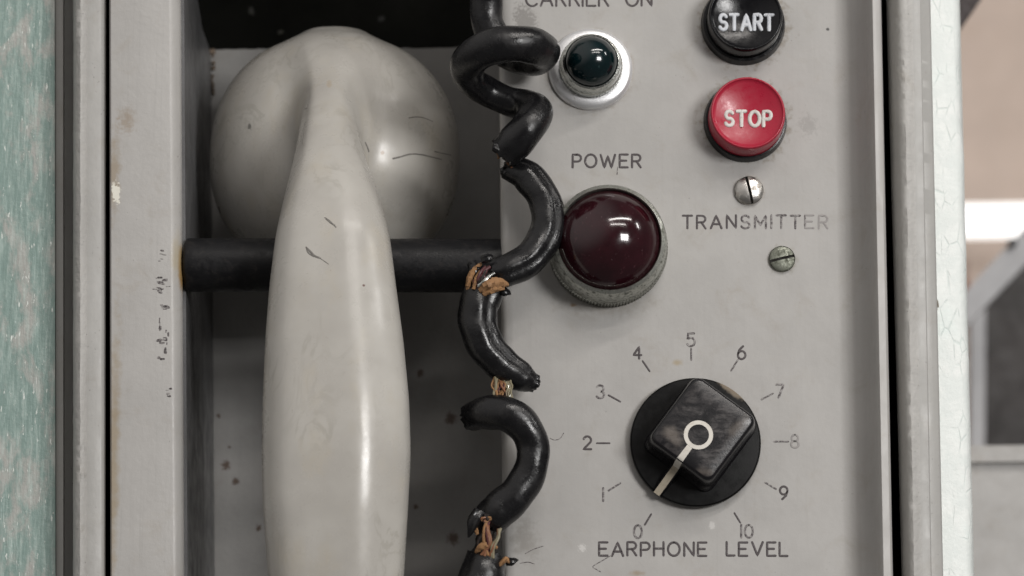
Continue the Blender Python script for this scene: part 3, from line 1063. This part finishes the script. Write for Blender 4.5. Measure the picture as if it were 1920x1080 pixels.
def knob_grip():
    b = NB('worn_knob_grip')
    n1 = b.ramp(b.noise(1.0, 6, 0.7, vec=b.scaled((0.022, 0.0, 0.03)), dist=0.8), 0.38, 0.72)
    n2 = b.noise(1.0, 5, 0.7, vec=b.scaled((0.05, 0.05, 0.16), (2, 2, 2)))
    X = b.t.nodes.new('ShaderNodeVectorMath')
    X.operation = 'DOT_PRODUCT'
    b.put(X.inputs[0], b.g.outputs['Normal'])
    X.inputs[1].default_value = (0, -1, 0)
    topm = b.ramp(X.outputs['Value'], 0.9, 0.99)       # only the rubbed flat top is worn
    w = b.math('MULTIPLY', b.math('MULTIPLY', n1, b.ramp(n2, 0.3, 0.65)), topm)
    e1 = b.blob(W(1262, 815, 96), 34, 20, -0.8, 0.9, 0.06, 0.7)
    e2 = b.blob(W(1385, 800, 96), 40, 16, 0.85, 0.9, 0.06, 0.8)
    e3 = b.blob(W(1322, 885, 96), 24, 14, 0, 0.9, 0.06, 0.8)
    e = b.math('MULTIPLY', b.math('MAXIMUM', e1, b.math('MULTIPLY', b.math('MAXIMUM', e2, e3), 0.7)), topm)
    col = b.mix(b.math('MULTIPLY', w, 0.5), (0.009, 0.0085, 0.010), (0.135, 0.12, 0.115))
    col = b.mix(b.math('MULTIPLY', e, 0.6), col, (0.18, 0.155, 0.135))
    rr = b.math('ADD', b.math('MULTIPLY', w, 0.2), 0.27)
    return b.out(col, rr, 0, b.bump(b.math('ADD', n2, b.noise(0.3, 3)), 0.08, 2))


mb.build('grip', knob_grip(), kn, sharp=0)
# sloping pointer rib
mb = MB()
V = [kp(58, -14, 21), kp(58, 14, 21), kp(122, 11, 14), kp(122, -11, 14), kp(58, -10, 50), kp(58, 10, 50), kp(122.5, 8, 25), kp(122.5, -8, 25)]
mb.add(V, [(0, 1, 2, 3), (4, 7, 6, 5), (0, 4, 5, 1), (2, 6, 7, 3), (0, 3, 7, 4), (1, 5, 6, 2)], 0, False)
mb.build('pointer_rib', M_black, kn)
# white line and ring
mb = MB()


def strip(pts, w, mi=0):
    V, F = [], []
    for (uu, h, k) in pts:
        V += [kp(uu, -w * k, h), kp(uu, w * k, h), kp(uu, w * k, h - 1.4), kp(uu, -w * k, h - 1.4)]
    for i in range(len(pts) - 1):
        o = i * 4
        F += [(o, o + 1, o + 5, o + 4), (o + 1, o + 2, o + 6, o + 5), (o + 3, o, o + 4, o + 7)]
    F += [(3, 2, 1, 0), tuple(len(V) - 4 + i for i in range(4))]
    mb.add(V, F, mi, False)


strip([(25, 96.6, 0.85), (53, 96.2, 0.95), (57, 94.2, 1), (60.5, 89, 1), (62.3, 81, 1), (63.6, 66, 1), (65.2, 49, 1)], 6.4)
strip([(64.5, 48.2, 1), (80, 42, 1), (100, 34.3, 1), (123, 25.6, 1)], 6.4, 1)
V, F = [], []
for i in range(48):
    a = 2 * math.pi * i / 48
    for (rr, h) in ((19.0, 95.4), (19.4, 96.9), (26.8, 96.9), (27.2, 95.4)):
        V.append(kp(rr * math.cos(a), rr * math.sin(a), h))
for i in range(48):
    i2 = (i + 1) % 48
    for k in range(3):
        F.append((i * 4 + k, i * 4 + k + 1, i2 * 4 + k + 1, i2 * 4 + k))
mb.add(V, F, 0, False)
M_line = plastic('pointer_white', (0.66, 0.63, 0.57), 0.5, 0.08, worn=(0.42, 0.36, 0.29), wamt=0.5, wscale=0.1)
M_line2 = plastic('pointer_tan', (0.42, 0.37, 0.29), 0.5, 0.12, worn=(0.22, 0.17, 0.12), wamt=0.6, wscale=0.1)
mb.build('pointer_line', [M_line, M_line2], kn)

# ------------------------------------------------------------------ broken coiled cord
cord = thing('coiled_cord', 'broken black coiled rubber cord with frayed wires hanging beside the handset', 'cord', W(905, 1240, 50))


def jacket(pts, rad, crease=0.0, cang=0.9, n=9, jag=8.0, flat=0.10, ends=(1, 1)):
    """pts (px, py, d)"""
    P = [tuple(W(x, y, d)) for x, y, d in pts]
    Q = catmull(P, n)
    rr = np.interp(np.linspace(0, 1, len(Q)), np.linspace(0, 1, len(rad)), rad)
    nn = len(Q)
    ph = random.uniform(0, 6)
    def shp(a, i):
        k = 1 - crease * math.exp(-((((a - cang + math.pi) % (2 * math.pi)) - math.pi) / 0.28) ** 2)
        k *= 1 + 0.022 * math.sin(i * 0.55 + 2 * a + ph) + 0.015 * math.sin(i * 0.23 + a + ph)
        return k * (1 - flat * math.cos(a) ** 2)
    m = MB()
    tube(m, Q, rr, 40, shape=shp, jag=jag, cap=False)
    # torn ends fold inwards and leave a dark hollow
    V0 = len(m.v)
    for e, idx0 in ((0, 0), (1, (nn - 1) * 40)):
        ring = np.array(m.v[idx0:idx0 + 40])
        cen = ring.mean(0)
        T = (Q[1] - Q[0]) if e == 0 else (Q[-2] - Q[-1])
        T = T / np.linalg.norm(T)
        r1 = cen + (ring - cen) * 0.80
        dep = 3 if not ends[e] else 14
        r2 = cen + (ring - cen) * (0.74 if ends[e] else 0.5) + T * (dep if ends[e] else -6)
        o = len(m.v)
        m.v += [tuple(p) for p in r1] + [tuple(p) for p in r2]
        for s in range(40):
            s2 = (s + 1) % 40
            for f in ((idx0 + s, idx0 + s2, o + s2, o + s), (o + s, o + s2, o + 40 + s2, o + 40 + s)):
                m.f.append(f if e else f[::-1])
                m.mi.append(0)
                m.sm.append(True)
        f = tuple(o + 40 + s for s in range(40))
        m.f.append(f if e else f[::-1])
        m.mi.append(0)
        m.sm.append(True)
    return m.build('jacket', M_rubber, cord, sharp=45)


# top: comes down, round the back, across the front, round and forward again
jacket([(918, -380, 90), (914, -60, 60), (912, 0, 45), (915, 45, 36), (938, 88, 34), (968, 104, 38), (1000, 109, 62), (1020, 98, 105), (998, 86, 150), (950, 82, 166), (905, 94, 156),
        (877, 120, 120), (884, 150, 80), (915, 172, 52), (958, 192, 45), (990, 196, 60), (1006, 208, 95), (992, 236, 118), (968, 264, 112), (948, 284, 98)],
       [31, 31, 31, 31, 32, 33, 34, 34, 34, 34, 34, 33, 32, 31, 31, 31, 32, 33, 34, 33], crease=0.05, n=8)
jacket([(958, 314, 62), (988, 330, 66), (1014, 362, 72), (1027, 402, 76), (1020, 448, 80), (990, 487, 88), (950, 507, 92), (932, 512, 88)],
       [25, 31, 31, 31, 32, 32, 31, 29], crease=0.14, cang=-0.75, n=9)
jacket([(908, 546, 80), (897, 575, 84), (897, 610, 84), (910, 648, 82), (936, 678, 76), (964, 698, 70), (984, 711, 64), (1000, 718, 60)],
       [36, 37, 36, 35, 33, 30, 26, 17], crease=0.15, cang=-0.6, n=9, ends=(1, 0))
jacket([(884, 782, 50), (908, 774, 78), (945, 775, 96), (980, 797, 96), (1000, 838, 88), (993, 885, 82), (968, 926, 80), (938, 955, 76), (920, 972, 66)],
       [26, 31, 33, 32, 30, 31, 33, 35, 33], crease=0.09, cang=2.4, n=9, ends=(0, 1))
jacket([(912, 1046, 60), (905, 1075, 66), (898, 1120, 70), (905, 1200, 70), (912, 1380, 70)], [36, 42, 43, 43, 40], crease=0.08, n=8)
# torn flaps of jacket
for (P0, P1, w) in (((925, 275, 120), (958, 290, 104), 10), ((885, 495, 96), (900, 520, 100), 12), ((940, 545, 96), (958, 552, 92), 9), ((898, 958, 92), (878, 1008, 86), 13), ((950, 1055, 80), (972, 1050, 76), 8),
                    ((905, 488, 112), (925, 480, 112), 9), ((948, 318, 70), (941, 330, 66), 9)):
    m = MB()
    a, b = np.array(W(*P0)), np.array(W(*P1))
    q = [a + (b - a) * t + np.array([0, -6 * math.sin(t * 3), 0]) for t in np.linspace(0, 1, 7)]
    tube(m, q, [w * 0.9, w, w, w * 0.85, w * 0.65, w * 0.4, w * 0.12], 12, shape=lambda a_, i: (0.45 + 0.55 * abs(math.sin(a_))) * (1 + 0.15 * math.sin(3 * a_ + i)))
    m.build('torn_flap', M_rubber, cord)


def strands(spec, cx, cy, d, x1, y1, d1, mats, n, spread, rad, name='wire'):
    for i in range(n):
        m = MB()
        o = lambda k: np.array([random.gauss(0, spread) * k, random.gauss(0, spread * 0.5) * k, random.gauss(0, spread * 0.4) * k])
        a, b = np.array(W(cx, cy, d)), np.array(W(x1, y1, d1))
        ms = [a + (b - a) * t + o(0.55 if t in (0, 1) else 0.7) + (np.array([0, -5, 0]) if 0 < t < 1 else 0) for t in (0, 0.3, 0.65, 1)]
        tube(m, catmull(ms, 5), rad * random.uniform(0.7, 1.25), 8)
        m.build(name, random.choice(mats), cord)


def fibre(pts, rad, mat, name='insulation'):
    m = MB()
    Q = catmull([tuple(W(*p)) for p in pts], 6)
    rr = np.interp(np.linspace(0, 1, len(Q)), np.linspace(0, 1, len(rad)), rad)
    jit = rng.uniform(0.72, 1.25, (len(Q), 14))
    tube(m, Q, rr, 14, shape=lambda a, i: jit[i][int(round(a / (2 * math.pi) * 14)) % 14] * 0.9)
    m.build(name, mat, cord)


# break 1
fibre([(952, 282, 92), (958, 298, 82), (960, 316, 66)], [17, 14, 14], M_core, 'core')
strands(0, 950, 280, 106, 956, 314, 86, [M_copper, M_core, M_core, M_darkred], 6, 6, 2.4)
fibre([(930, 281, 112), (936, 290, 112), (934, 298, 108)], [4, 4, 1.5], M_tan)
# break 2
fibre([(935, 515, 84), (910, 524, 84), (905, 552, 80)], [20, 21, 20], M_core, 'core')
fibre([(878, 545, 98), (880, 525, 106), (889, 505, 108), (903, 494, 106)], [5, 7, 5, 3], M_tan)
fibre([(888, 542, 110), (892, 524, 114), (900, 508, 112)], [4, 4.5, 2], M_tan)
fibre([(900, 546, 112), (915, 535, 118), (934, 531, 115), (952, 534, 104)], [6, 11, 11, 5], M_tan)
fibre([(906, 552, 112), (925, 543, 117), (945, 540, 110)], [5, 7, 4], M_tan)
strands(0, 897, 538, 108, 915, 500, 110, [M_darkred, M_core, M_darkred, M_copper], 9, 7, 3.0)
strands(0, 896, 537, 116, 926, 512, 113, [M_oldring, M_cream], 3, 3, 2.6)
# break 3
fibre([(960, 700, 60), (945, 730, 66), (940, 765, 78)], [14, 13, 14], M_core, 'core')
strands(0, 930, 708, 84, 930, 760, 98, [M_cream, M_tan, M_cream], 6, 5, 2.1)
strands(0, 952, 712, 84, 957, 758, 96, [M_cream, M_oldring, M_cream], 9, 6, 1.5)
strands(0, 942, 711, 80, 942, 758, 92, [M_copper, M_darkred, M_tan, M_core], 7, 8, 2.0)
# break 4
fibre([(918, 972, 66), (912, 1005, 66), (910, 1052, 62)], [20, 18, 22], M_core, 'core')
fibre([(895, 1002, 90), (891, 985, 94), (900, 968, 94)], [3, 5, 3], M_tan)
fibre([(892, 1036, 88), (904, 1024, 96), (922, 1022, 92), (932, 1028, 88)], [3, 8, 6, 3], M_tan)
fibre([(934, 1062, 84), (948, 1050, 86), (958, 1055, 82), (968, 1049, 80)], [4, 6, 5, 2], M_tan)
strands(0, 912, 975, 94, 910, 1042, 92, [M_copper, M_copper, M_darkred, M_core, M_tan], 12, 7, 2.8)
strands(0, 936, 992, 90, 920, 1046, 90, [M_cream, M_cream, M_copper], 6, 3.5, 2.4)
strands(0, 903, 978, 92, 926, 966, 92, [M_copper, M_tan, M_core], 6, 6, 2.2)

# ------------------------------------------------------------------ boards beside the cabinet


def teal():
    b = NB('weathered_teal_board_paint')
    n = b.noise(1.0, 6, 0.68, vec=b.scaled((0.016, 0.02, 0.0075)), dist=0.35)
    c = b.mix(b.ramp(n, 0.46, 0.62, 0, 0.85), (0.225, 0.315, 0.288), (0.43, 0.41, 0.385))
    fine = b.noise(1.0, 5, 0.75, vec=b.scaled((0.10, 0.1, 0.012), (5, 0, 2)))
    c = b.mix(b.ramp(fine, 0.42, 0.72, 0, 0.6), c, (0.52, 0.62, 0.58))
    glint = b.ramp(b.noise(1.0, 3, 0.6, vec=b.scaled((0.17, 0.2, 0.035), (1, 7, 3))), 0.63, 0.68)  # small upright glints, put in as white colour
    c = b.mix(b.math('MULTIPLY', glint, 0.9), c, (0.80, 0.84, 0.80))
    h = b.math('ADD', b.noise(1.0, 4, 0.6, vec=b.scaled((0.12, 0.1, 0.012), (2, 0, 0))), b.math('MULTIPLY', b.noise(0.09, 4, 0.6), 0.8))
    h = b.math('ADD', h, b.math('MULTIPLY', glint, 0.6))
    return b.out(c, 0.22, 0, b.bump(h, 0.45, 5), Coat_Weight=0.4, Coat_Roughness=0.15)


def lit_teal():  # the teal board again, its brighter lighting put into a paler colour
    b = NB('cracked_lit_teal_paint')
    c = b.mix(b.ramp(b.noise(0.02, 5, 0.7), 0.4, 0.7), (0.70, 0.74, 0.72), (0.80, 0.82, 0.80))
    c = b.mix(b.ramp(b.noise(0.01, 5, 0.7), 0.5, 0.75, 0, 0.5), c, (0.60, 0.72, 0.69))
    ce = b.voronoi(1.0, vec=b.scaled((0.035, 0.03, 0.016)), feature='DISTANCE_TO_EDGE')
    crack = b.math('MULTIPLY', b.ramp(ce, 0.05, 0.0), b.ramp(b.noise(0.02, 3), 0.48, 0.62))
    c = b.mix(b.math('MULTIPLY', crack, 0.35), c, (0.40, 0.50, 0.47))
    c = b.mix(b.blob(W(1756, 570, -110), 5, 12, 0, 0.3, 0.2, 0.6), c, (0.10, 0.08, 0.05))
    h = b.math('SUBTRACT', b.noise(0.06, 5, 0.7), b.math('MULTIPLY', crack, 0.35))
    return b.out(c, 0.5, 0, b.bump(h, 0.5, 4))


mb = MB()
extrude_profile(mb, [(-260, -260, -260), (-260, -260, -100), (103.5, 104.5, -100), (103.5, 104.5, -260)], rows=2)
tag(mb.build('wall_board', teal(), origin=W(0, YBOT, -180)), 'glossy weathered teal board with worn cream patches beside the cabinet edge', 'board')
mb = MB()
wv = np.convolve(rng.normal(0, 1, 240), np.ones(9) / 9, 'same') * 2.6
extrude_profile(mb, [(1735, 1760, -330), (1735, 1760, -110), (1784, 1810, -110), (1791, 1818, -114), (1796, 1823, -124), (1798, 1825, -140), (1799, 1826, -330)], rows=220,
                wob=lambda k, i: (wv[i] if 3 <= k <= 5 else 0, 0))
tag(mb.build('lit_board_post', lit_teal(), origin=W(1770, YBOT, -220)), 'pale post of the same teal board, coloured as if brightly lit, with crackled paint', 'post')

# ------------------------------------------------------------------ blurred workshop behind
M_tanwall = paint('tan_wall_paint', (0.66, 0.54, 0.465), 0.05, 0.7, 0.0, 0, 0)
mb = MB()
p0, p1 = W(300, -900, -7000), W(3000, 2200, -7000)
box(mb, p0.x, p1.x, 7000, 7040, p1.z, p0.z)
tag(mb.build('wall', M_tanwall), kind='structure')


def glow(name, col, st):
    b = NB(name)
    return b.out((0.8, 0.8, 0.8), 0.5, 0, None, Emission_Color=col, Emission_Strength=st)


mb = MB()
prism(mb, [(1400, 389), (2700, 372), (2700, 431), (1400, 447)], -6100, -6060)
tag(mb.build('window_strip', glow('bright_daylight', (1.0, 0.98, 0.95), 1.25)), 'long bright white window strip glowing on the tan wall', 'window')
mb = MB()
prism(mb, [(1720, 170), (1690, 110), (2180, -600), (2250, -600)], -1560, -1500)
tag(mb.build('roof_beam', plastic('dark_steel', (0.045, 0.035, 0.035), 0.6)), 'dark slanting beam at the top corner behind the pale post', 'beam')
mb = MB()
prism(mb, [(1808, 548), (1990, 352), (1990, 425), (1850, 572), (1808, 616)], -3100, -3000)
st = thing('metal_strut', 'pale grey slanting metal strut with a dark bolt hole behind the post', 'strut', W(1830, 600, -3050))
mb.build('strut_bar', paint('strut_grey', (0.40, 0.40, 0.41), 0.05, 0.5, 0, 0, 0), st)
mb = MB()
cc = W(1897, 457, -2990)
lathe(mb, Vector((cc.x, 0, cc.z)), [(13, 2985), (13, 2975), (9, 2973)], 24)
mb.v = [(x, abs(y), z) for x, y, z in mb.v]
mb.build('bolt', plastic('bolt_dark', (0.03, 0.03, 0.03), 0.6), st)
mb = MB()
prism(mb, [(1846, 590), (1880, 520), (1960, 440), (2060, 400), (2060, 880), (1842, 880), (1845, 700)], -4300, -3800)
tag(mb.build('machine_housing', paint('dark_machine_paint', (0.030, 0.026, 0.025), 0.3, 0.6, 0.1, 0, 0)), 'black machine housing in shadow above the grey metal box', 'machine')
mb = MB()
prism(mb, [(1822, 580), (1848, 560), (1846, 880), (1820, 880)], -3500, -3440)
tag(mb.build('steel_upright', paint('upright_grey', (0.42, 0.42, 0.43), 0.05, 0.5, 0, 0, 0)), 'slim light grey steel upright beside the black machine housing', 'upright')
mb = MB()
prism(mb, [(1800, 490), (1817, 490), (1818, 880), (1800, 880)], -4000, -3900)
for y0 in (520, 655, 770):
    pass
b = NB('patchy_red_brick')
X = b.xyz()
f = b.ramp(b.noise(1.0, 2, 0.5, vec=b.scaled((0.0, 0.0, 0.006))), 0.45, 0.55)
tag(mb.build('brick_pier', b.out(b.mix(f, (0.24, 0.10, 0.06), (0.52, 0.47, 0.43)), 0.8)), 'narrow patchy red brick pier just showing past the pale post', 'pier')
gb = thing('metal_box', 'light grey metal box with a rolled rim standing behind the pale post', 'box', W(1860, 1180, -1700))
M_box = paint('box_grey_paint', (0.42, 0.41, 0.395), 0.06, 0.5, 0.03, 0.6, 0.4)
mb = MB()
prism(mb, [(1770, 866), (2060, 862), (2060, 1250), (1770, 1250)], -2300, -1510)
mb.build('body', M_box, gb)
mb = MB()
prism(mb, [(1770, 836), (2060, 833), (2060, 863), (1770, 867)], -2320, -1490)
mb.build('rim', paint('box_rim_paint', (0.40, 0.39, 0.375), 0.06, 0.45, 0.03, 0.6, 0.4), gb)
